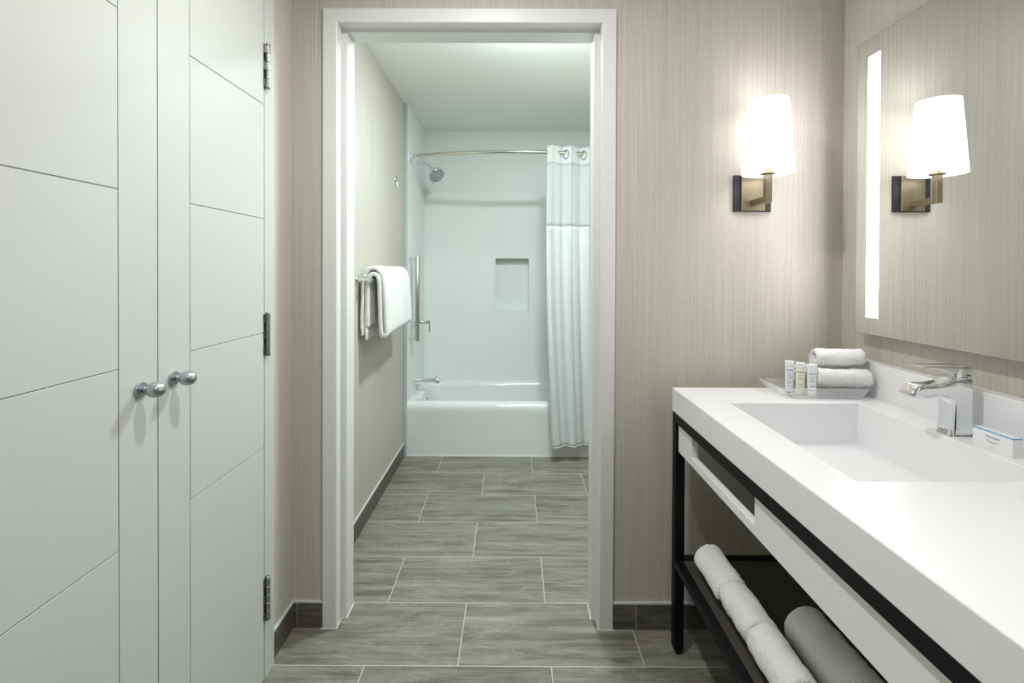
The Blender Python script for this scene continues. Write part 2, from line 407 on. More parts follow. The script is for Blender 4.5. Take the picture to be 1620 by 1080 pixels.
GZ = [2.165, 1.805, 1.451, 1.096, .737, .379, .03]
GR = .0022
def closet_door(label, y_hinge, y_meet, name='closet_door'):
    """leaf with V grooves cut into the face; groove line at stile"""
    far = y_hinge > y_meet
    ya, yb = (y_meet, y_hinge) if far else (y_hinge, y_meet)
    ys = y_meet + (.1065 if far else -.1065)
    t = thing(name, label, 'closet door', (-.79, y_hinge, .008), 0, 'closet door leaves')
    X0, X1, G = -.810, -.775, .0035
    # the face is cut into panels: stile and slabs between grooves
    bm = BM()
    bx(bm, (X0, ya, .008), (X1-G, yb, 2.25))
    s0, s1 = (ya, ys-GR/2) if far else (ys+GR/2, yb)
    bx(bm, (X1-G, s0, .008), (X1, s1, 2.25))
    p0, p1 = (ys+GR/2, yb) if far else (ya, ys-GR/2)
    zs = [.008]+[z for z in reversed(GZ) if .05 < z < 2.2]+[2.25]
    for a, b in zip(zs, zs[1:]):
        bx(bm, (X1-G, p0, a+(GR/2 if a > .05 else 0)), (X1, p1, b-(GR/2 if b < 2.2 else 0)))
    obj('door_leaf', bm, MT['door'], t, bevel=.0006, seg=1)
    return t
d_far = closet_door('white grooved closet door leaf, the one farther away with three hinges beside the wallpaper', 1.541, 1.0815)
d_near = closet_door('white grooved closet door leaf at the left edge of the photo, nearest the camera', .618, 1.0785)
def knob(parent, y, z):
    k = BM()
    lathe(k, [(0,.0165),(.003,.0168),(.006,.0155),(.007,.008)], (-.775,y,z), (1,0,0))
    r = obj('knob_rose', k, MT['satin'], parent, smooth=True, autos=40)
    k = BM()
    prof = [(.004,.0062),(.012,.0062),(.016,.0072)]
    for i in range(1, 16):
        a = PI*i/16; prof.append((.0335-.0185*math.cos(a), .0165*math.sin(a)**.9))
    prof.append((.052,.0005))
    lathe(k, prof, (-.775,y,z), (1,0,0))
    obj('door_knob', k, MT['satin'], parent, smooth=True)
knob(d_far, 1.128, 1.045); knob(d_near, 1.027, 1.043)
def hinge(z0, z1, parent):
    yb = 1.5455
    h = (z1-z0)
    bm = BM()
    for i in range(5):
        a, b = z0+h*i/5+.0006, z0+h*(i+1)/5-.0006
        lathe(bm, [(0,.0066),(.0005,.0072),(b-a-.0005,.0072),(b-a,.0066)], (-.768, yb+.006, a), (0,0,1), 18)
        # knuckle straps reach the leaf or the frame
        if i%2 == 0: bx(bm, (-.7752,yb-.010,a), (-.7728,yb+.006,b))
        else: bx(bm, (-.7752,yb+.006,a), (-.7728,yb+.024,b))
    lathe(bm, [(0,.0005),(.001,.0062),(.004,.0078),(.006,.0078),(.0065,.0066)], (-.768,yb+.006,z0-.0066), (0,0,1), 18)
    lathe(bm, [(0,.0066),(.001,.0078),(.003,.0078),(.006,.005),(.0066,.0005)], (-.768,yb+.006,z1), (0,0,1), 18)
    o = obj('hinge', bm, MT['hinge'], parent, smooth=True, autos=35)
    g = BM()
    for i in (1, 3): bx(g, (-.7756,yb-.0075,z0+h*i/5+.001), (-.7746,yb-.001,z0+h*(i+1)/5-.001))
    obj('hinge_gap', g, MT['dark'], o, local=False)
for z0, z1 in ((1.861,1.992),(1.028,1.153),(.194,.322)): hinge(z0, z1, d_far)

# ------------------------------------------------------------------ bathroom: surround, tub
SX = BX+.022
def back_panel():
    bm = BM(); nx0,nx1,nz0,nz1 = -.142,.133,.955,1.387
    xs = [SX,nx0,nx1,BR]; zs = [.355,nz0,nz1,H]
    for i in range(3):
        for j in range(3):
            if i == 1 and j == 1: continue
            bx(bm, (xs[i],YE,zs[j]), (xs[i+1],YE+.012,zs[j+1]))
    bmesh.ops.remove_doubles(bm, verts=bm.verts, dist=1e-5)
    # niche box
    bx(bm, (nx0-.01,YE+.0905,nz0-.01),(nx1+.01,YE+.10,nz1+.01))
    bx(bm, (nx0-.01,YE+.004,nz0-.01),(nx0,YE+.0905,nz1+.01)); bx(bm, (nx1,YE+.004,nz0-.01),(nx1+.01,YE+.0905,nz1+.01))
    bx(bm, (nx0,YE+.004,nz0-.01),(nx1,YE+.0905,nz0)); bx(bm, (nx0,YE+.004,nz1),(nx1,YE+.0905,nz1+.01))
    return bm
o = struct('wall_shower_back', back_panel(), MT['surround'])
struct('wall_shower_left', bx(BM(), (BX+.0005,3.426,.355),(SX,YE+.012,H-.0005)), MT['surround'])
struct('wall_shower_right', bx(BM(), (BR,3.426,.355),(BR+.0195,YE+.012,H-.0005)), MT['surround'])
struct('trim_4', bx(BM(), (BX+.0005,3.413,0),(SX+.001,3.425,H-.0005)), MT['edge'], bevel=.002)

def tub():
    bm = BM()
    x0,x1,y0,y1,zt = SX,BR,3.413,YE,.372
    # outer shell ring lists: (inset x-left, x-right, y-front, y-back, z, corner r)
    def ring(l,r_,f,bk,z,cr,n=8):
        X0,X1,Y0,Y1 = x0+l,x1-r_,y0+f,y1-bk; out = []
        for (cx,cy,a0) in ((X1-cr,Y1-cr,0),(X0+cr,Y1-cr,PI/2),(X0+cr,Y0+cr,PI),(X1-cr,Y0+cr,1.5*PI)):
            for k in range(n+1):
                a = a0+PI/2*k/n; out.append(bm.verts.new((cx+cr*math.cos(a),cy+cr*math.sin(a),z)))
        return out
    R = [ring(0,0,.012,0,0,.002), ring(0,0,.010,0,.05,.002), ring(0,0,.004,0,.30,.002), ring(0,0,0,0,.325,.002),
         ring(0,0,.003,0,.347,.003), ring(0,0,.012,0,.363,.004), ring(0,0,.030,0,.371,.006), ring(.03,.05,.055,.02,zt,.03), ring(.055,.09,.078,.038,.370,.06), ring(.062,.10,.086,.046,.362,.07),
         ring(.068,.115,.092,.052,.340,.08), ring(.078,.17,.104,.062,.20,.10), ring(.10,.26,.13,.085,.10,.12), ring(.16,.34,.19,.14,.07,.12), ring(.3,.5,.28,.24,.066,.05)]
    for a, b in zip(R, R[1:]):
        n = len(a)
        for i in range(n): bm.faces.new((a[i],a[(i+1)%n],b[(i+1)%n],b[i]))
    bm.faces.new(R[-1]); bm.faces.new(R[0][::-1])
    return bm
tb = thing('bathtub', 'white alcove bathtub with plain front skirt behind the shower curtain', 'bathtub', (0,3.75,0))
obj('tub_body', tub(), MT['tub'], tb, smooth=True, autos=50)
bm = BM(); lathe(bm, [(0,.030),(.004,.030),(.009,.026),(.010,.002)], (SX+.0715,3.745,.300), (1,0,.05), 28)
ov = obj('overflow_plate', bm, MT['chrome'], tb, smooth=True, autos=40)
bm = BM(); bx(bm, (SX+.079,3.742,.296),(SX+.087,3.748,.326)); obj('trip_lever', bm, MT['chrome'], ov, bevel=.001)
# caulk line at skirt foot
bm = BM(); tube(bm, [(SX,3.421,.001),(BR,3.421,.001)], .004, 8); obj('caulk_bead', bm, MT['caulk'], tb)

# tub spout
t = thing('tub_spout', 'chrome bathtub spout with diverter pull over the tub rim', 'tub spout', (SX,3.735,.45))
def spout():
    bm = BM(); prev = None; rings = []
    for (dx, z, hy, hz) in ((0,.450,.027,.019),(.012,.451,.027,.018),(.06,.455,.0255,.0145),(.11,.459,.025,.0125),(.145,.459,.0245,.013),(.165,.453,.024,.0155),(.178,.441,.0225,.016)):
        tilt = max(0,(dx-.14)/.04)*.95
        rg = []
        for k in range(24):
            a = 2*PI*k/24; cy = math.copysign(abs(math.cos(a))**.7, math.cos(a)); cz = math.copysign(abs(math.sin(a))**.7, math.sin(a))
            rg.append(bm.verts.new((SX+dx+math.sin(tilt)*cz*hz*1.35, 3.735+cy*hy, z+math.cos(tilt)*cz*hz*1.35)))
        rings.append(rg)
    for a,b in zip(rings, rings[1:]):
        for k in range(24): bm.faces.new((a[k],a[(k+1)%24],b[(k+1)%24],b[k]))
    bm.faces.new(rings[0][::-1]); bm.faces.new(rings[-1])
    return bm
obj('spout_body', spout(), MT['chrome'], t, smooth=True, autos=50)
bm = BM(); lathe(bm, [(0,.003),(.010,.0028),(.011,.0055),(.017,.0055),(.018,.004)], (SX+.152,3.735,.470), (0,0,1), 16)
obj('diverter_pull', bm, MT['chrome'], t, smooth=True, autos=40)

# shower valve
t = thing('shower_valve', 'chrome shower valve with lever handle, behind the vertical grab bar', 'shower valve', (SX,3.74,.885))
bm = BM(); lathe(bm, [(0,.078),(.003,.078),(.007,.074),(.008,.02)], (SX,3.74,.885), (1,0,0), 40); obj('valve_plate', bm, MT['chrome'], t, smooth=True, autos=40)
bm = BM(); lathe(bm, [(.006,.024),(.05,.022),(.055,.020)], (SX,3.74,.895), (1,0,0), 28); lathe(bm, [(.055,.017),(.082,.017),(.084,.015)], (SX,3.74,.895), (1,0,0), 28)
hb = obj('valve_handle', bm, MT['chrome'], t, smooth=True, autos=40)
bm = BM(); bx(bm, (SX+.080,3.732,.885),(SX+.106,3.748,.909)); bx(bm, (SX+.098,3.733,.818),(SX+.107,3.747,.905)); obj('lever', bm, MT['chrome'], hb, bevel=.002)

# shower head
t = thing('overhead_shower', 'round chrome shower head on a bent arm below the curtain rod', 'shower head', (SX,3.77,2.10))
bm = BM(); lathe(bm, [(0,.030),(.003,.030),(.011,.018),(.012,.010)], (SX,3.77,2.10), (1,0,0), 28); obj('arm_flange', bm, MT['chrome'], t, smooth=True, autos=40)
bm = BM(); pts = [(SX,3.77,2.10)]
for i in range(9):
    a = PI/4*i/8; pts.append((SX+.035+.09*math.sin(a), 3.77, 2.10-.09*(1-math.cos(a))))
p = Vector(pts[-1]); pts.append((p.x+.034,3.77,p.z-.036)); tube(bm, pts, .0105, 20)
obj('shower_arm', bm, MT['chrome'], t, smooth=True, autos=50)
hd = Vector((.50,-.55,-.67)).normalized(); hp = Vector((SX+.128,3.77,2.035))
bm = BM(); lathe(bm, [(-.012,.012),(.0,.016),(.010,.018),(.016,.040),(.022,.056),(.034,.0615),(.050,.0615),(.053,.058),(.053,.002)], hp, hd, 40)
sh = obj('head_body', bm, MT['chrome'], t, smooth=True, autos=40)
bm = BM(); lathe(bm, [(.052,.053),(.0545,.052),(.055,.001)], hp, hd, 40)
obj('spray_face', bm, MT['sprayf'], sh, smooth=True, autos=40, label='light grey spray face')
bm = BM(); fx, fy = frame_of(hd)
for (n, r) in ((1,0),(8,.014),(14,.026),(20,.037),(26,.047)):
    for k in range(n):
        a = 2*PI*k/n; c = hp+(fx*math.cos(a)+fy*math.sin(a))*r
        lathe(bm, [(.054,.0024),(.0575,.0018)], c, hd, 8)
obj('nozzle_rings', bm, MT['rubber'], sh, smooth=True, autos=40)
bm = BM(); q = hp+hd*.045-fx*.0; dn = (Vector((0,0,-1))-hd*Vector((0,0,-1)).dot(hd)).normalized()
tube(bm, [q+dn*.058, q+dn*.078], .004, 10); obj('spray_selector', bm, MT['chrome'], sh, smooth=True, autos=40)

# grab bar
t = thing('grab_bar', 'vertical brushed metal grab bar on the shower side wall', 'grab bar', (SX,3.505,.81))
bm = BM(); lathe(bm, [(0,.0155),(.002,.017),(.605,.017),(.607,.0155)], (SX+.055,3.505,.785), (0,0,1), 28); obj('bar', bm, MT['nickel'], t, smooth=True, autos=40)
for z in (.809,1.368):
    bm = BM(); lathe(bm, [(0,.029),(.003,.029),(.006,.025),(.0065,.010),(.05,.010)], (SX,3.505,z), (1,0,0), 24); obj('mount_post', bm, MT['chrome'], t, smooth=True, autos=40)

# robe hook
t = thing('robe_hook', 'small chrome robe hook high on the bathroom left wall', 'robe hook', (BX,3.16,1.86))
bm = BM(); lathe(bm, [(0,.026),(.004,.026),(.009,.022),(.010,.004)], (BX,3.16,1.865), (1,0,0), 28); obj('hook_plate', bm, MT['chrome'], t, smooth=True, autos=40)
bm = BM(); lathe(bm, [(.008,.0065),(.047,.0065),(.048,.0105),(.054,.0105),(.055,.009)], (BX,3.16,1.862), (1,0,.02), 20)
tube(bm, [(BX+.008,3.16,1.850),(BX+.012,3.16,1.832),(BX+.018,3.16,1.815),(BX+.026,3.16,1.803)], .0032, 10)
obj('hook_peg', bm, MT['chrome'], t, smooth=True, autos=40)

# curtain rod (bowed towards the room)
RZ = 2.086; RY = 3.49
def rod_pt(x):
    u = (x-(SX+BR)/2)/((BR-SX)/2); return Vector((x, RY-.155*(1-u*u), RZ))
t = thing('shower_curtain_rod', 'bowed metal shower curtain rod across the tub alcove', 'curtain rod', (SX,RY,RZ))
bm = BM(); tube(bm, [rod_pt(SX+.02+(BR-SX-.04)*i/40) for i in range(41)], .0127, 20); obj('rod', bm, MT['rod'], t, smooth=True, autos=50)
for sx, x in ((1,SX),(-1,BR)):
    bm = BM(); ax = (sx, -.38, 0)
    bx(bm, (min(x,x+sx*.008),RY-.020,RZ-.034),(max(x,x+sx*.008),RY+.020,RZ+.034))
    lathe(bm, [(.004,.016),(.030,.016),(.031,.0185),(.038,.0185),(.039,.014)], (x,RY,RZ), ax, 24)
    obj('rod_bracket', bm, MT['chrome'], t, smooth=True, autos=40)

# shower curtain: pleated sheet hung on the rod, split in header / sheer / body
ct = thing('shower_curtain', 'white shower curtain with sheer band gathered at the right of the tub', 'shower curtain', (.5,3.36,.11))
X0c, X1c = .232, .775; LAM = .124
def curt(s, z):
    """s 0..1 along the curtain, z height"""
    x = X0c + (X1c-X0c)*s
    ph = 2*PI*(x-X0c)/LAM - .25
    k = (2.13-z)/2.02
    amp = .036*(1-.35*k)
    xs = x + .011*math.sin(2*ph)*(1-.4*k)
    p = rod_pt(x)
    y = p.y - .011 - amp*math.sin(ph+ .35*k*math.sin(x*9)) - .045*k - .006*k*math.sin(ph*3.1+z*2.0) - .003*math.sin(ph*5.3+z*1.3)*k
    # gathers sideways a little lower down
    xs += .035*k*k*(1-s) - .010*math.sin(k*PI)*(1-s)
    if z > 1.2 and z < 1.6: y += .004*math.sin((x*70)+z*40)*math.exp(-((z-1.52)/.05)**2)
    y = min(y, 3.402 if z < .37 else 9)
    return Vector((xs, y, z))
def cloth(z0, z1, nz, mat, name, th, label=None):
    bm = BM(); grid(bm, 220, nz, lambda s, v: curt(s, z0+(z1-z0)*v))
    o = obj(name, bm, mat, ct, smooth=True, label=label)
    m = o.modifiers.new('solid', 'SOLIDIFY'); m.thickness = th; m.offset = 0
    return o
cloth(2.006, 2.128, 8, MT['curth'], 'header_band', .0016)
cloth(1.588, 2.006, 16, MT['sheer'], 'sheer_band', .0006, 'translucent sheer window band')
cloth(.112, 1.588, 60, MT['curt'], 'curtain_body', .0012)
bm = BM(); grid(bm, 220, 3, lambda s, v: curt(s, .108+.010*v)); o = obj('bottom_hem', bm, MT['curth'], ct, smooth=True); mm = o.modifiers.new('s','SOLIDIFY'); mm.thickness = .004; mm.offset = 0
for z in (1.588, 2.006):
    bm = BM(); tube(bm, [curt(i/219, z) for i in range(220)], .0013, 6); obj('seam', bm, MT['curth'], ct, smooth=True)
# rings where the rod passes through the pleats
k = 0; x = X0c
while True:
    # zero crossing of sin(ph): ph = n*pi
    xr = X0c + (2*PI*(k+1)-.32+.25)/(2*PI)*LAM; k += 1
    if xr > X1c-.01: break
    if True:
        c = rod_pt(xr); bm = BM()
        pts = [c+Vector((.001+.0165*math.cos(a), -.013-.011*math.cos(a), -.011+.029*math.sin(a))) for a in [2*PI*i/28 for i in range(29)]]
        tube(bm, pts, .0036, 10, caps=False); obj('curtain_ring', bm, MT['ringm'], ct, smooth=True)

# towel bar + bath towel
TBY0, TBY1, TBX, TBZ = 2.382, 2.99, -.682, 1.243
t = thing('towel_bar', 'chrome towel bar on the bathroom left wall under the bath towel', 'towel bar', (BX,2.68,TBZ))
bm = BM(); tube(bm, [(TBX,TBY0-.012,TBZ),(TBX,TBY1+.012,TBZ)], .0085, 18); lathe(bm, [(0,.009),(.001,.0125),(.010,.0125),(.011,.009)], (TBX,TBY0-.018,TBZ), (0,1,0), 22); obj('bar', bm, MT['chrome'], t, smooth=True, autos=40)
for y in (TBY0, TBY1):
    bm = BM(); lathe(bm, [(0,.022),(.003,.022),(.007,.019),(.0075,.0085),(BX*-1+TBX,.0085)], (BX,y,TBZ), (1,0,0), 24); obj('bar_post', bm, MT['chrome'], t, smooth=True, autos=40)
def fuzz(bm, amp, sc, seed=0):
    bm.normal_update()
    for v in bm.verts:
        n = noise.noise(v.co*sc+Vector((seed,0,0)))+.5*noise.noise(v.co*sc*2.7+Vector((0,seed,0)))
        v.co += v.normal*n*amp
def strip_loop(path, th):
    """centre line -> closed section outline with rounded ends; path list of (x,z)"""
    P = [Vector((a,0,b)) for a,b in path]; L_, R2 = [], []
    for i,p in enumerate(P):
        d = (P[min(i+1,len(P)-1)]-P[max(i-1,0)]).normalized(); n = Vector((-d.z,0,d.x))
        tt = th[i]/2 if isinstance(th, list) else th/2
        L_.append(p+n*tt); R2.append(p-n*tt)
    def cap(c, a, b, d):
        # half circle from a to b bulging towards d
        out = []; h = (a-c)
        for k in range(1,5):
            an = PI*k/5; out.append(c+h*math.cos(an)+d*h.length*math.sin(an))
        return out
    dE = (P[-1]-P[-2]).normalized(); dS = (P[0]-P[1]).normalized()
    return L_+cap(P[-1],L_[-1],R2[-1],dE)+R2[::-1]+cap(P[0],R2[0],L_[0],dS)
def resample(path, step):
    P = [Vector(p) for p in path]; out = [P[0]]; 
    # Catmull-Rom
    for i in range(len(P)-1):
        p0,p1,p2,p3 = P[max(i-1,0)],P[i],P[i+1],P[min(i+2,len(P)-1)]
        n = max(2,int((p2-p1).length/step))
        for k in range(1,n+1):
            s = k/n; out.append(.5*((2*p1)+(p2-p0)*s+(2*p0-5*p1+4*p2-p3)*s*s+(3*p1-p0-3*p2+p3)*s**3))
    return [tuple(p) for p in out]
def drape(section_fn, y0, y1, ny, seedv, amp=.0018, endround=.012):
    bm = BM(); rings = []
    sec0 = section_fn(.5); cx = sum(p.x for p in sec0)/len(sec0); cz = sum(p.z for p in sec0)/len(sec0)
    for j in range(ny+1):
        v = j/ny; sec = section_fn(v); rings.append([bm.verts.new((p.x, y0+(y1-y0)*v+p.y, p.z)) for p in sec])
    n = len(rings[0])
    for a,b in zip(rings, rings[1:]):
        for i in range(n): bm.faces.new((a[i],a[(i+1)%n],b[(i+1)%n],b[i]))
    # end caps pair opposite points of the strip section
    for rg, flip in ((rings[0],False),(rings[-1],True)):
        m_ = (n-8)//2
        Lf = rg[:m_]; E = rg[m_:m_+4]; Rt = rg[m_+4:2*m_+4][::-1]; S = rg[2*m_+4:]
        for i in range(m_-1):
            f = (Lf[i],Rt[i],Rt[i+1],Lf[i+1]); bm.faces.new(f if not flip else f[::-1])
        bm.faces.new([Lf[-1]]+E+[Rt[-1]]); bm.faces.new([Rt[0]]+S+[Lf[0]])
    bmesh.ops.recalc_face_normals(bm, faces=bm.faces)
    fuzz(bm, amp, 160, seedv)
    return bm
tw = thing('bath_towel', 'thick white bath towel folded over the towel bar', 'towel', (TBX,2.7,1.0))
# front fold: thick loop over the bar, doubled in front
frontp = resample([(-.706,0,1.02),(-.707,0,1.15),(-.705,0,1.235),(-.696,0,1.262),(-.680,0,1.272),(-.662,0,1.266),(-.651,0,1.245),(-.646,0,1.16),(-.643,0,1.06),(-.638,0,.985),(-.630,0,.966),(-.620,0,.968),(-.614,0,.985),(-.617,0,1.06),(-.622,0,1.16),(-.630,0,1.24),(-.640,0,1.275),(-.660,0,1.296),(-.681,0,1.300),(-.703,0,1.292),(-.718,0,1.268)], .010)
def sec_front(v):
    sway = .004*math.sin(v*9)+.006*math.exp(-((v-.42)/.05)**2)
    low = .010*math.sin(v*PI)+(.02*v)
    pts = [(x-(sway if x > -.66 else 0)*1.0, z+(low*max(0,(1.2-z)/.25))-(.004*math.exp(-((v-.42)/.04)**2) if z > 1.27 else 0)) for x,_,z in frontp]
    return strip_loop(pts, .0205)
bm = drape(sec_front, 2.405, 2.975, 70, 3)
obj('towel_front_fold', bm, MT['terry'], tw, smooth=True)
# two layers hanging behind
for (xa, xb, zb, yoff, nm) in ((-.733,-.728,.975,.0,'towel_back_layer'),(-.714,-.706,.955,.004,'towel_back_layer')):
    pth = resample([(xb+.012,0,1.262),(xb+.002,0,1.245),((xa+xb)/2,0,1.15),(xa-.003,0,1.05),(xa-.001,0,zb+.03)], .012)
    bm = drape(lambda v: strip_loop([(x+.003*math.sin(v*11+z*8), z+.012*v) for x,_,z in pth], .0145), 2.402+yoff, 2.96, 60, 5+xb*40, .0014)
    o = obj(nm, bm, MT['terry'], tw, smooth=True)
    pth2 = [(xa-.001,0,zb+.034),(xa-.0005,0,zb+.018),(xa,0,zb)]
    bm = drape(lambda v: strip_loop([(x+.003*math.sin(v*11+z*8), z+.012*v) for x,_,z in pth2], .0125), 2.4015+yoff, 2.96, 60, 9, .0005)
    obj('towel_hem', bm, MT['hem'], o, smooth=True)

# ------------------------------------------------------------------ vanity
V0, V1 = .05, 1.695       # near / far end
FX0, FX1 = .5495, 1.135   # frame left face, right face
CT, CB = .895, .8155
def countertop():
    bm = BM()
    sx0,sx1,sy0,sy1,zb = .660,1.052,.945,1.502,.770
    xs = [.548,sx0,sx1,1.187]; ys = [V0,sy0,sy1,V1]
    X = lambda i: xs[i]
    g = {}
    def vt(x,y,z):
        key = (round(x,5),round(y,5),round(z,5))
        if key not in g: g[key] = bm.verts.new((x,y,z))
        return g[key]
    for i in range(3):
        for j in range(3):
            if i == 1 and j == 1: continue
            bm.faces.new([vt(xs[i],ys[j],CT),vt(xs[i+1],ys[j],CT),vt(xs[i+1],ys[j+1],CT),vt(xs[i],ys[j+1],CT)])
            bm.faces.new([vt(xs[i],ys[j+1],CB),vt(xs[i+1],ys[j+1],CB),vt(xs[i+1],ys[j],CB),vt(xs[i],ys[j],CB)])
    for i in range(3):
        bm.faces.new([vt(xs[i],V0,CB),vt(xs[i+1],V0,CB),vt(xs[i+1],V0,CT),vt(xs[i],V0,CT)])
        bm.faces.new([vt(xs[i+1],V1,CB),vt(xs[i],V1,CB),vt(xs[i],V1,CT),vt(xs[i+1],V1,CT)])
        bm.faces.new([vt(xs[0],ys[i+1],CB),vt(xs[0],ys[i],CB),vt(xs[0],ys[i],CT),vt(xs[0],ys[i+1],CT)])
        bm.faces.new([vt(xs[3],ys[i],CB),vt(xs[3],ys[i+1],CB),vt(xs[3],ys[i+1],CT),vt(xs[3],ys[i],CT)])
    # basin
    ib = [(sx0,sy0),(sx1,sy0),(sx1,sy1),(sx0,sy1)]; ii = [(sx0+.006,sy0+.006),(sx1-.006,sy0+.006),(sx1-.006,sy1-.006),(sx0+.006,sy1-.006)]
    for k in range(4):
        a,b = ib[k],ib[(k+1)%4]; c,d = ii[(k+1)%4],ii[k]
        bm.faces.new([vt(*a,CT),vt(*b,CT),vt(*c,zb),vt(*d,zb)])
        e = .012; oa = (a[0]+(-e if a[0]==sx0 else e), a[1]+(-e if a[1]==sy0 else e)); ob = (b[0]+(-e if b[0]==sx0 else e), b[1]+(-e if b[1]==sy0 else e))
        bm.faces.new([vt(*a,CB),vt(*b,CB),vt(*ob,zb-.012),vt(*oa,zb-.012)])
    e = .012
    bm.faces.new([vt(*p,zb) for p in ii])
    bm.faces.new([vt(sx0-e,sy0-e,zb-.012),vt(sx0-e,sy1+e,zb-.012),vt(sx1+e,sy1+e,zb-.012),vt(sx1+e,sy0-e,zb-.012)])
    return bm
vt_ = thing('vanity_countertop', 'thick white solid vanity countertop with rectangular integrated sink', 'countertop', (.86,.9,CB))
ctop = obj('counter_slab', countertop(), MT['solid'], vt_, bevel=.003, seg=3)
bm = BM(); bx(bm, (1.146,V0,CT-.001),(1.187,V1,1.003)); obj('backsplash', bm, MT['solid'], vt_, bevel=.002, seg=2)
bm = BM(); lathe(bm, [(0,.022),(.002,.0225),(.004,.018),(.006,.016),(.0065,.001)], (.90,1.21,.770), (0,0,1), 28)
obj('sink_drain', bm, MT['chrome'], vt_, smooth=True, autos=40)

vf = thing('vanity', 'black steel vanity frame with white front panel and open lower shelf', 'vanity', (.86,.9,0))
TW = .032
bm = BM()
bx(bm, (FX0,V0+.005,.7835),(FX0+TW,V1-.003,.8150)); obj('top_rail', bm, MT['black'], vf, bevel=.001)
bm = BM(); bx(bm, (FX1-TW,V0+.005,.7835),(FX1,V1-.003,.8150)); obj('top_rail', bm, MT['black'], vf, bevel=.001)
for y in (V0+.005, V1-.003-TW):
    bm = BM(); bx(bm, (FX0+TW+.0005,y,.7835),(FX1-TW-.0005,y+TW,.8150)); obj('cross_rail', bm, MT['black'], vf, bevel=.001)
    bm = BM(); bx(bm, (FX0+TW+.0005,y,.295),(FX1-TW-.0005,y+TW,.3205)); obj('cross_rail', bm, MT['black'], vf, bevel=.001)
for x in (FX0, FX1-TW):
    for y in (V0+.005, V1-.003-TW):
        bm = BM(); w2 = TW
        prism(bm, [(x,.7833),(x,.018),(x+.010,.0),(x+w2-.010,0),(x+w2,.018),(x+w2,.7833)], lambda u,v,s: Vector((u,s,v)), y, y+TW)
        obj('leg', bm, MT['black'], vf, bevel=.0008)
for x in (FX0, FX1-TW):
    bm = BM(); bx(bm, (x,V0+.005+TW+.0005,.295),(x+.027,V1-.003-TW-.0005,.3205)); obj('shelf_rail', bm, MT['black'], vf, bevel=.001)
bm = BM()
ns = 1; bx(bm, (FX0+.0275,V0+.005+TW+.001,.300),(FX1-.0275,V1-.003-TW-.001,.3185))
obj('shelf', bm, MT['wood'], vf, label='dark grey wood shelf board')
# front panel with towel slot
bm = BM(); ax0, ax1 = .5590, .5790
y0,y1 = V0+.005+TW+.001, V1-.003-TW-.001+.030
y1 = V1-.003-.004
sl0, sl1, zs = 1.137, 1.537, .711
za, zb = .686, .7832
# outer part in front of legs is thin: panel sits between leg face planes
poly = [(y0,za),(V1-.003-TW-.0008,za),(V1-.003-TW-.0008,zb),(sl1,zb),(sl1,zs),(sl0,zs),(sl0,zb),(y0,zb)]
prism(bm, poly, lambda u,v,s: Vector((s,u,v)), ax0, ax1)
obj('front_panel', bm, MT['apron'], vf, label='white front panel with a long towel slot', bevel=.0012)

# ------------------------------------------------------------------ faucet
t = thing('faucet', 'chrome single lever basin faucet beside the sink', 'faucet', (1.095,1.222,CT))
def fpt(u,v,s): return Vector((1.095+u, 1.222+s, CT+v))
def closed_smooth(P, step=.0025):
    """P: (u, v, sharp) corner list -> dense outline, rounded except at sharp points"""
    out = []; n = len(P)
    for i in range(n):
        p0,p1,p2,p3 = [Vector(P[(i+k)%n][:2]) for k in (-1,0,1,2)]
        s1, s2 = P[i][2], P[(i+1)%n][2]
        if s1: p0 = p1-(p2-p1)
        if s2: p3 = p2+(p2-p1)
        m_ = max(1, int((p2-p1).length/step))
        if s1 and s2: m_ = 1
        for k in range(m_):
            s = k/m_; out.append(.5*((2*p1)+(p2-p0)*s+(2*p0-5*p1+4*p2-p3)*s*s+(3*p1-p0-3*p2+p3)*s**3))
    return out
body = closed_smooth([(-.0325,0,1),(.0325,0,1),(.0285,.012,0),(.0266,.03,0),(.0262,.09,0),(.0256,.134,0),(.019,.1395,1),(-.022,.1395,1),(-.031,.1345,0),(-.046,.1290,0),(-.072,.1250,0),(-.096,.1240,0),(-.110,.1195,0),(-.122,.1080,0),(-.128,.0985,1),(-.098,.0895,1),(-.085,.0905,0),(-.060,.0935,0),(-.040,.0920,0),(-.0305,.0840,0),(-.0280,.070,0),(-.0278,.03,0),(-.0295,.012,0)])
def loft_prism(poly, hw, r):
    bm = BM(); n = len(poly)
    area = sum(poly[i].x*poly[(i+1)%n].y-poly[(i+1)%n].x*poly[i].y for i in range(n))
    sg = 1 if area > 0 else -1
    nn = []
    for i in range(n):
        d1 = (poly[i]-poly[i-1]).normalized(); d2 = (poly[(i+1)%n]-poly[i]).normalized()
        n1 = Vector((-d1.y,d1.x))*sg; n2 = Vector((-d2.y,d2.x))*sg; h = (n1+n2).normalized()
        nn.append(h/max(.55,h.dot(n1)))
    lay = []
    for side in (-1, 1):
        ks = [PI/2*k/5 for k in range(6)]
        if side == 1: ks = ks[::-1]
        for a in ks:
            ins = r*(1-math.sin(a)); off = hw-r+r*math.cos(a)
            lay.append([bm.verts.new(fpt(p.x+q.x*ins, max(0,p.y+q.y*ins), side*off)) for p,q in zip(poly,nn)])
    for a,b_ in zip(lay,lay[1:]):
        for i in range(n): bm.faces.new((a[i],a[(i+1)%n],b_[(i+1)%n],b_[i]))
    for ring in (lay[0], lay[-1]):
        f = bm.faces.new(ring); f.normal_update(); bmesh.ops.triangulate(bm, faces=[f], ngon_method='BEAUTY')
    return bm
obj('faucet_body', loft_prism(body, .0235, .009), MT['chrome'], t, smooth=True, autos=38)
bm = BM(); lathe(bm, [(0,.0215),(.004,.0215),(.005,.0185),(.010,.0185),(.011,.0215),(.024,.0215),(.026,.020)], fpt(.0015,.1385,0), (0,0,1), 32)
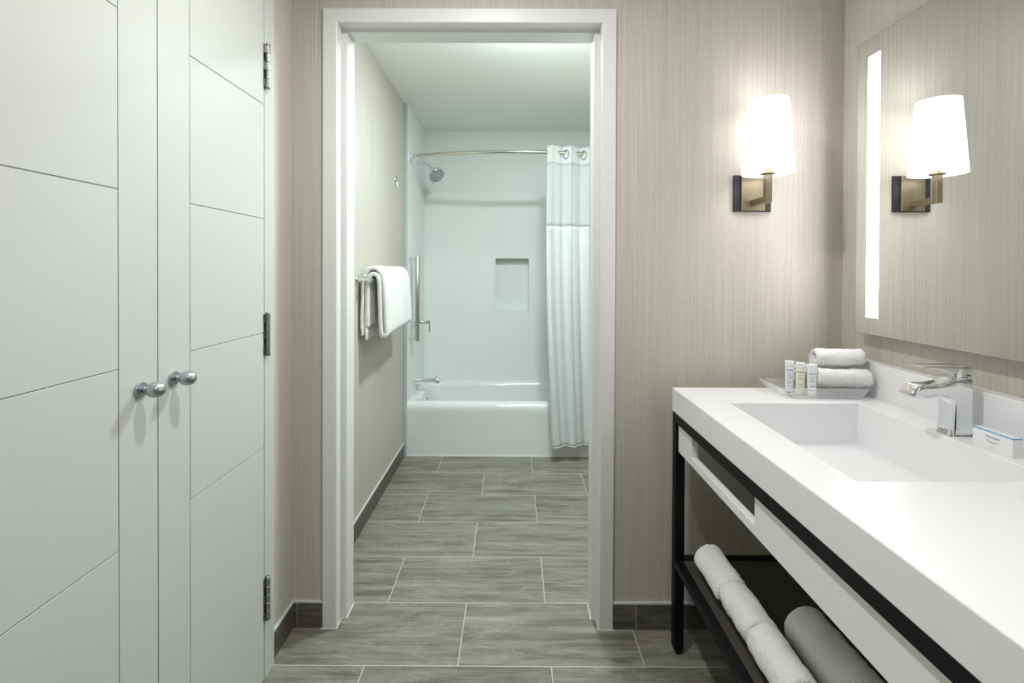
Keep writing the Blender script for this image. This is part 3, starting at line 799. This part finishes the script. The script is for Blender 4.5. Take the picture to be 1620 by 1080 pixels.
obj('cartridge_collar', bm, MT['chrome'], t, smooth=True, autos=35)
hl = closed_smooth([(-.028,.1535,1),(.017,.1500,0),(.0235,.1430,1),(.0256,.1440,1),(.0258,.1600,0),(.020,.1680,0),(.004,.1708,0),(-.030,.1712,0),(-.075,.1700,0),(-.099,.1690,1),(-.098,.1668,1),(-.075,.1625,0),(-.050,.1600,0)])
obj('lever_handle', loft_prism(hl, .0185, .0028), MT['chrome'], t, smooth=True, autos=38)
bm = BM(); lathe(bm, [(0,.010),(.006,.010),(.0065,.008)], fpt(-.106,.0975,0), (-.3,0,-1), 20); obj('aerator', bm, MT['rubber'], t, smooth=True, autos=40)
bm = BM(); tube(bm, [fpt(.020,.047,.012),fpt(.030,.048,.012),fpt(.040,.046,.012),fpt(.050,.040,.012)], [.002,.002,.0024,.002], 10); obj('pop_up_rod', bm, MT['chrome'], t, smooth=True)

# ------------------------------------------------------------------ print helpers
def text_mesh(body, size, mat, parent, mw, name='printed_word', label=None):
    cu = bpy.data.curves.new('t', 'FONT'); cu.body = body; cu.size = size; cu.align_x = 'CENTER'; cu.extrude = .00008; cu.resolution_u = 2
    o = bpy.data.objects.new('t', cu); COL.objects.link(o)
    dg = bpy.context.evaluated_depsgraph_get(); me = bpy.data.meshes.new_from_object(o.evaluated_get(dg)); me.name = name
    bpy.data.objects.remove(o); me.materials.clear(); me.materials.append(mat)
    q = bpy.data.objects.new(name, me); COL.objects.link(q); q.parent = parent; q.matrix_local = mw
    if label: q['label'] = label
    return q
def dashes(bm, x0, x1, z, h, y, rnd):
    """row of tiny print strokes in the XZ plane at y"""
    x = x0
    while x < x1:
        wd = rnd.uniform(.0007,.0022); bx(bm, (x,y-.00012,z),(min(x+wd,x1),y+.0001,z+h)); x += wd+.0006

# soap box: local frame, face towards -X of world
sb = thing('soap_box', 'small white soap carton with blue top stripe right of the faucet', 'soap box', (1.0855,1.108,CT), 0)
bm = BM(); bx(bm, (-.0105,-.046,0),(.0105,.046,.0425)); obj('carton', bm, MT['card'], sb, local=True, bevel=.0005, seg=1)
bm = BM(); bx(bm, (-.0107,-.0462,.0393),(.0107,.0462,.0423)); obj('blue_stripe', bm, MT['blue'], sb, local=True)
RX = Matrix(((0,0,-1,0),(-1,0,0,0),(0,1,0,0),(0,0,0,1)))   # text x -> -Y, text y -> Z, normal -> -X
def onface(x,y,z): return Matrix.Translation((x,y,z)) @ RX
text_mesh('Neutrogena', .0072, MT['ink'], sb, onface(-.01085,-.002,.0275))
bm = BM(); rr = random.Random(4)
for (z, a, b_, h) in ((.0200,-.014,.014,.0005),(.0183,-.016,.014,.0005),(.0160,-.009,.008,.0009),(.0070,-.010,.008,.0008)):
    y = a
    while y < b_:
        wd = rr.uniform(.0008,.0024); bx(bm, (-.0107,y,z),(-.0104,min(y+wd,b_),z+h)); y += wd+.0006
obj('small_print', bm, MT['ink'], sb, local=True)

# ------------------------------------------------------------------ tray
TX0,TX1,TY0,TY1,TZ = .878,1.085,1.548,1.682,CT+.0006
tr = thing('amenity_tray', 'frosted clear tray with turned-up sides in the counter corner', 'tray', (.98,1.615,CT))
def lip(bm, a, b, out, h, fl, cut):
    """one flared side: base edge a-b, out vector, height, flare, corner cut"""
    a = Vector(a); b = Vector(b); out = Vector(out); d = (b-a).normalized(); n = 8; rows = []
    for j in range(7):
        s = j/6; z = h*s**1.25; o_ = fl*(s**.9)
        w0 = -cut*(s**.6); rows.append([a+d*(w0)+(b-a+d*(-2*w0))*(i/14)+out*o_+Vector((0,0,z)) for i in range(15)])
    # round outer corners
    for i,r in enumerate(rows[-1]):
        pass
    V = [[bm.verts.new(p) for p in r] for r in rows]
    for r0,r1 in zip(V,V[1:]):
        for i in range(14): bm.faces.new((r0[i],r0[i+1],r1[i+1],r1[i]))
bm = BM()
n=1
vb = [bm.verts.new(p) for p in ((TX0,TY0,TZ),(TX1,TY0,TZ),(TX1,TY1,TZ),(TX0,TY1,TZ))]; bm.faces.new(vb)
lip(bm, (TX0,TY0,TZ),(TX1,TY0,TZ),(0,-1,0),.036,.018,.016)
lip(bm, (TX0,TY1,TZ),(TX1,TY1,TZ),(0,1,0),.031,.012,.012)
lip(bm, (TX0,TY0+.006,TZ),(TX0,TY1,TZ),(-1,0,0),.033,.034,.010)
lip(bm, (TX1,TY0+.006,TZ),(TX1,TY1,TZ),(1,0,0),.033,.034,.010)
bmesh.ops.remove_doubles(bm, verts=bm.verts, dist=1e-5)
o = obj('tray_shell', bm, MT['frost'], tr, smooth=True, autos=40)
mm = o.modifiers.new('s','SOLIDIFY'); mm.thickness = .0022; mm.offset = 1

# ------------------------------------------------------------------ toiletry bottles
def bottle(x, y, label, mat, rz):
    t = thing('toiletry_bottle', label, 'bottle', (x,y,CT+.003), rz, 'toiletry bottles on the tray')
    bm = BM()
    def ring(hx, hy, z, n=28, e=.55):
        out = []
        for k in range(n):
            a = 2*PI*k/n; c,s = math.cos(a), math.sin(a)
            out.append(bm.verts.new((hx*math.copysign(abs(c)**e,c), hy*math.copysign(abs(s)**e,s), z)))
        return out
    R = [ring(.0110,.0100,0),ring(.0118,.0108,.001),ring(.0120,.0110,.004),ring(.0124,.0100,.05),ring(.0128,.0088,.080),ring(.0126,.0075,.0835)]
    for a,b in zip(R,R[1:]):
        n=len(a)
        for i in range(n): bm.faces.new((a[i],a[(i+1)%n],b[(i+1)%n],b[i]))
    bm.faces.new(R[0][::-1]); bm.faces.new(R[-1])
    obj('bottle_body', bm, mat, t, local=True, smooth=True, autos=50)
    bm = BM()
    R = [ring(.0132,.0094,.0835),ring(.0134,.0096,.0845),ring(.0136,.0096,.0995),ring(.0128,.0088,.1008)]
    for a,b in zip(R,R[1:]):
        n=len(a)
        for i in range(n): bm.faces.new((a[i],a[(i+1)%n],b[(i+1)%n],b[i]))
    bm.faces.new(R[0][::-1]); bm.faces.new(R[-1])
    obj('bottle_cap', bm, MT['bottle_w'], t, local=True, smooth=True, autos=50)
    bm = BM(); bx(bm, (-.0095,-.0102,.0705),(.0095,-.0088,.0733)); obj('blue_stripe', bm, MT['blue'], t, local=True)
    F2 = Matrix.Translation((0,-.0106,.0605)) @ Matrix.Rotation(PI/2,4,'X')
    text_mesh('Neutrogena', .0036, MT['ink'], t, F2)
    bm = BM(); rr = random.Random(int(x*1000))
    for (z,a,b_,h) in ((.053,-.0055,.0045,.0018),(.0465,-.0065,.0062,.0018),(.0335,-.0075,.006,.0009),(.0315,-.0075,.0068,.0009),(.029,-.0075,.005,.0007),(.0205,-.0075,.0075,.0009),(.0185,-.0075,.006,.0007)):
        dashes(bm, a, b_, z, h, -.0106-(0.0003 if z < .04 else 0), rr)
    obj('small_print', bm, MT['ink'], t, local=True)
    return t
bottle(.914,1.632,'white toiletry bottle at the left end of the row on the tray', MT['bottle_w'], -.42)
bottle(.932,1.601,'cream lotion bottle in the middle of the row of three on the tray', MT['bottle_c'], -.42)
bottle(.9525,1.573,'white toiletry bottle nearest the rolled washcloths on the tray', MT['bottle_w'], -.42)

# ------------------------------------------------------------------ rolled towels
def spiral_section(r, th, turns, flat=1.0, n_per=36, seed=0, a0=0):
    """closed outline of a rolled strip, 2D (u,v)"""
    n = int(turns*n_per); C = []
    r_in = max(th*.55, r-th*.5-turns*th)
    for i in range(n+1):
        s = i/n; a = a0+s*turns*2*PI; rad = r_in+(r-th*.5-r_in)*s
        wob = 1+.04*math.sin(a*2+seed)+.03*math.sin(a*3.3+seed*2)
        C.append(Vector((math.cos(a)*rad*wob, 0, math.sin(a)*rad*wob*flat)))
    return [(p.x,p.z) for p in C]
def roll(name, label, group, r, th, turns, length, loc, axis_rot, mat, amp=.0016, flat=1.0, seed=0, a0=0, ny=None, cat='towel', tilt=0, sc=150):
    """axis along local Y; end bulge; loc = centre of roll"""
    ny = ny or max(16, int(length/.006))
    path = spiral_section(r, th, turns, flat, 40 if r > .04 else 34, seed, a0)
    base_sec = strip_loop(path, th*(.8 if length < .16 else .9))
    bm = BM(); rings = []; n = len(base_sec)
    prof = [0]+[j/ny for j in range(ny+1)]+[1]
    for j,v in enumerate(prof):
        e = min(v,1-v)*length; sh = 1-.10*math.exp(-(e/.008)) if 0 < j < len(prof)-1 else .86
        k = 1+.02*math.sin(v*7+seed)
        rings.append([bm.verts.new((p.x*k*(sh if False else 1), (v-.5)*length, p.z*k)) for p in base_sec])
    rings = rings[1:-1]
    for a,b in zip(rings, rings[1:]):
        for i in range(n): bm.faces.new((a[i],a[(i+1)%n],b[(i+1)%n],b[i]))
    m_ = (n-8)//2
    for rg, flip in ((rings[0],False),(rings[-1],True)):
        Lf = rg[:m_]; E = rg[m_:m_+4]; Rt = rg[m_+4:2*m_+4][::-1]; S = rg[2*m_+4:]
        mid = []
        for i in range(m_):
            mv = bm.verts.new((Lf[i].co+Rt[i].co)/2+Vector((0,(-1 if not flip else 1)*(th*.33+.003*math.sin(i*.11+seed)),0))); mid.append(mv)
        for i in range(m_-1):
            bm.faces.new((Lf[i],mid[i],mid[i+1],Lf[i+1])); bm.faces.new((mid[i],Rt[i],Rt[i+1],mid[i+1]))
        bm.faces.new([Lf[-1]]+E[:2]+[mid[-1]]); bm.faces.new([mid[-1]]+[E[1],E[2],E[3]]+[Rt[-1]]) if False else bm.faces.new([mid[-1],E[1],E[2],E[3],Rt[-1]])
        bm.faces.new([Rt[0],S[0],S[1],mid[0]]); bm.faces.new([mid[0],S[1],S[2],S[3],Lf[0]])
    bmesh.ops.recalc_face_normals(bm, faces=bm.faces)
    fuzz(bm, .0045 if length < .16 else .003, 24, seed+3)
    bm.normal_update(); fuzz(bm, amp, sc, seed)
    me_o = obj(name, bm, mat, None, smooth=True)
    me_o.location = loc; me_o.rotation_euler = (tilt, 0, axis_rot)
    return tag(me_o, label, cat, group)

G1 = 'rolled washcloths on the tray'
RT = .0345
roll('rolled_washcloth','rolled white washcloth lying lowest, in front behind the bottles', G1, .0382, .021, 1.2, .152, (1.050,1.577,.9530), -PI/2-.12, MT['terry'], seed=1, a0=2.9)
roll('rolled_washcloth','rolled white washcloth lying behind, its end showing left of the stack', G1, .0365, .021, 1.2, .150, (1.026,1.656,.953), -PI/2+.06, MT['terry'], seed=2.3, a0=2.8)
roll('rolled_washcloth','rolled white washcloth resting on top of the stack', G1, .0365, .021, 1.2, .142, (1.055,1.606,1.0135), -PI/2-.05, MT['terry'], seed=4.1, a0=3.1)

G2 = 'rolled hand towels on the vanity shelf'
ZS = .3185
def shelf_roll(x, y0, y1, r, label, seed, a0, group, turns=1.9, th=.020):
    return roll('rolled_towel', label, group, r, th, turns, (y1-y0)-.012, (x,(y0+y1)/2,ZS+r+.0055), .0, MT['terry_warm'], amp=.0017, seed=seed, a0=a0, sc=210)
shelf_roll(.637, 1.406, 1.592, .0490, 'rolled white hand towel farthest back on the vanity shelf', 1.0, -2.2, G2)
shelf_roll(.638, 1.236, 1.404, .0500, 'rolled white hand towel second from the wall on the vanity shelf', 2.0, -1.9, G2)
shelf_roll(.635, 1.050, 1.234, .0505, 'rolled white hand towel nearest the camera beside the big rolled bath towel', 3.0, -2.1, G2)
shelf_roll(.750, .80, 1.258, .0650, 'large rolled white bath towel lying right of the hand towel rolls', 5.0, -2.4, 'rolled bath towel on the vanity shelf', 2.1, .024)

# ------------------------------------------------------------------ mirror
MXf = 1.142; MY1 = 1.650; MY0 = .35; MZ0, MZ1 = 1.0935, 2.0375
mr = thing('lighted_mirror', 'large frameless wall mirror with a vertical light strip', 'mirror', (MXf,1.0,MZ0))
LY = [(1.548,1.602),(MY0+.048,MY0+.102)]; LZ0, LZ1 = 1.1475, 1.982
bm = BM()
ysd = [MY0, LY[1][0], LY[1][1], LY[0][0], LY[0][1], MY1]
def q(y0,y1,z0,z1): bx(bm, (MXf,y0,z0),(MXf+.005,y1,z1))
q(MY0,LY[1][0],MZ0,MZ1); q(LY[1][1],LY[0][0],MZ0,MZ1); q(LY[0][1],MY1,MZ0,MZ1)
for a,b in LY: q(a,b,MZ0,LZ0); q(a,b,LZ1,MZ1)
obj('mirror_glass', bm, MT['mirror'], mr)
for a,b in LY:
    bm = BM(); bx(bm, (MXf+.0003,a,LZ0),(MXf+.005,b,LZ1)); obj('light_strip', bm, MT['led'], mr)
bm = BM()
e = .0012
for lo,hi in (((MXf+.0004,MY1,MZ0-e),(MXf+.0052,MY1+e,MZ1+e)),((MXf+.0004,MY0-e,MZ0-e),(MXf+.0052,MY0,MZ1+e)),((MXf+.0004,MY0,MZ0-e),(MXf+.0052,MY1,MZ0)),((MXf+.0004,MY0,MZ1),(MXf+.0052,MY1,MZ1+e))): bx(bm, lo, hi)
obj('glass_edge', bm, MT['mirroredge'], mr)
bm = BM(); bx(bm, (MXf+.0055,MY0+.03,MZ0+.03),(XR,MY1-.03,MZ1-.03)); obj('mirror_housing', bm, MT['paint'], mr)

# ------------------------------------------------------------------ wall sconce
SXc, SYc = .857, 1.671
sc_ = thing('wall_sconce', 'lit wall sconce with white tapered shade and bronze arm left of the mirror', 'wall lamp', (SXc,YF,1.57))
bm = BM(); bx(bm, (SXc-.0665,YF-.009,1.507),(SXc+.0665,YF,1.636)); obj('back_plate', bm, MT['darkbronze'], sc_, bevel=.001, label='black back plate')
bm = BM(); bx(bm, (SXc-.0425,YF-.016,1.5095),(SXc+.0425,YF-.009,1.634)); obj('face_plate', bm, MT['bronze'], sc_, bevel=.001, label='brushed bronze face plate')
AW = .0105
bm = BM(); bx(bm, (SXc-AW,SYc+AW,1.525),(SXc+AW,YF-.0155,1.525+2*AW)); bx(bm, (SXc-AW,SYc-AW,1.525),(SXc+AW,SYc+AW,1.622)); obj('lamp_arm', bm, MT['bronze'], sc_, bevel=.0008)
bm = BM(); lathe(bm, [(0,.021),(.001,.023),(.006,.023),(.007,.012),(.04,.012),(.042,.010)], (SXc,SYc,1.620), (0,0,1), 32); obj('socket_cup', bm, MT['bronze'], sc_, smooth=True, autos=40)
def shade():
    bm = BM(); n = 56; z0, z1, r0, r1 = 1.6215, 1.868, .0805, .0615
    P = [(z0,r0),(z0+.001,r0+.0012),(z0+.004,r0+.0006),(z1-.004,r1+.0006),(z1-.001,r1+.0012),(z1,r1),(z1-.001,r1-.0012),(z0+.001,r0-.0012)]
    R = [[bm.verts.new((SXc+r*math.cos(2*PI*k/n),SYc+r*math.sin(2*PI*k/n),z)) for k in range(n)] for z,r in P]
    for i in range(len(R)):
        a,b = R[i],R[(i+1)%len(R)]
        for k in range(n): bm.faces.new((a[k],a[(k+1)%n],b[(k+1)%n],b[k]))
    return bm
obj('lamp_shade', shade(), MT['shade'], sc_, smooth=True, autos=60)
bm = BM(); tube(bm, [(SXc+.0815*math.cos(2*PI*k/60),SYc+.0815*math.sin(2*PI*k/60),1.6225) for k in range(61)], .0010, 8, caps=False)
obj('shade_trim', bm, MT['paint'], sc_, smooth=True)
bm = BM(); tube(bm, [(SXc+.0624*math.cos(2*PI*k/60),SYc+.0624*math.sin(2*PI*k/60),1.8670) for k in range(61)], .0009, 8, caps=False)
obj('shade_trim', bm, MT['paint'], sc_, smooth=True)
bm = BM(); lathe(bm, [(0,.012),(.01,.014),(.03,.022),(.05,.024),(.065,.018),(.07,.004)], (SXc,SYc,1.662), (0,0,1), 24); obj('light_bulb', bm, MT['lens'], sc_, smooth=True)
lamp('sconce_light','POINT',(SXc,SYc,1.73),1.5,(1,.99,.975),.045,sc_)

# ------------------------------------------------------------------ ceiling lights
def downlight(x, y, power, col, size, label, zoff=0):
    t = thing('ceiling_light', label, 'ceiling light', (x,y,H-.012))
    bm = BM(); lathe(bm, [(0,size*.5+.022),(.004,size*.5+.024),(.011,size*.5+.020),(.012,size*.5)], (x,y,H-.012), (0,0,1), 40); obj('trim_ring', bm, MT['paint'], t, smooth=True, autos=40)
    bm = BM(); lathe(bm, [(0,size*.5-.004),(.003,size*.5)], (x,y,H-.0150), (0,0,1), 40); obj('lens', bm, MT['lens'], t, smooth=True, autos=40)
    lamp('ceiling_lamp','AREA',(x,y,H-.018),power,col,size,t)
    return t
WARM = (1,.993,.99); COOL = (.875,1.0,1.01)
downlight(-.10,1.03,13.3,WARM,.08,'round recessed ceiling downlight over the vanity area')
downlight(-.10,-.50,8,WARM,.10,'added round ceiling fill light behind the camera')  # unseen extra lamp, added to fill the vanity area from behind
t = thing('ceiling_light', 'round opal flush ceiling light in the bathroom', 'ceiling light', (.08,2.17,H-.02))
bm = BM(); lathe(bm, [(0,.15),(.02,.155)], (.08,2.17,H-.0205), (0,0,1), 40); obj('light_base', bm, MT['paint'], t, smooth=True, autos=40)
bm = BM(); lathe(bm, [(-.06,.01),(-.058,.05),(-.045,.10),(-.02,.135),(0,.142)], (.08,2.17,H-.021), (0,0,1), 40); obj('opal_dome', bm, MT['opal'], t, smooth=True)
lamp('bathroom_lamp','POINT',(.08,2.17,H-.16),7.5,COOL,.07,t)
downlight(.22,2.31,29,COOL,.16,'added round ceiling fill light beside the flush light in the bathroom')  # second bathroom source, added out of view to brighten the tub alcove
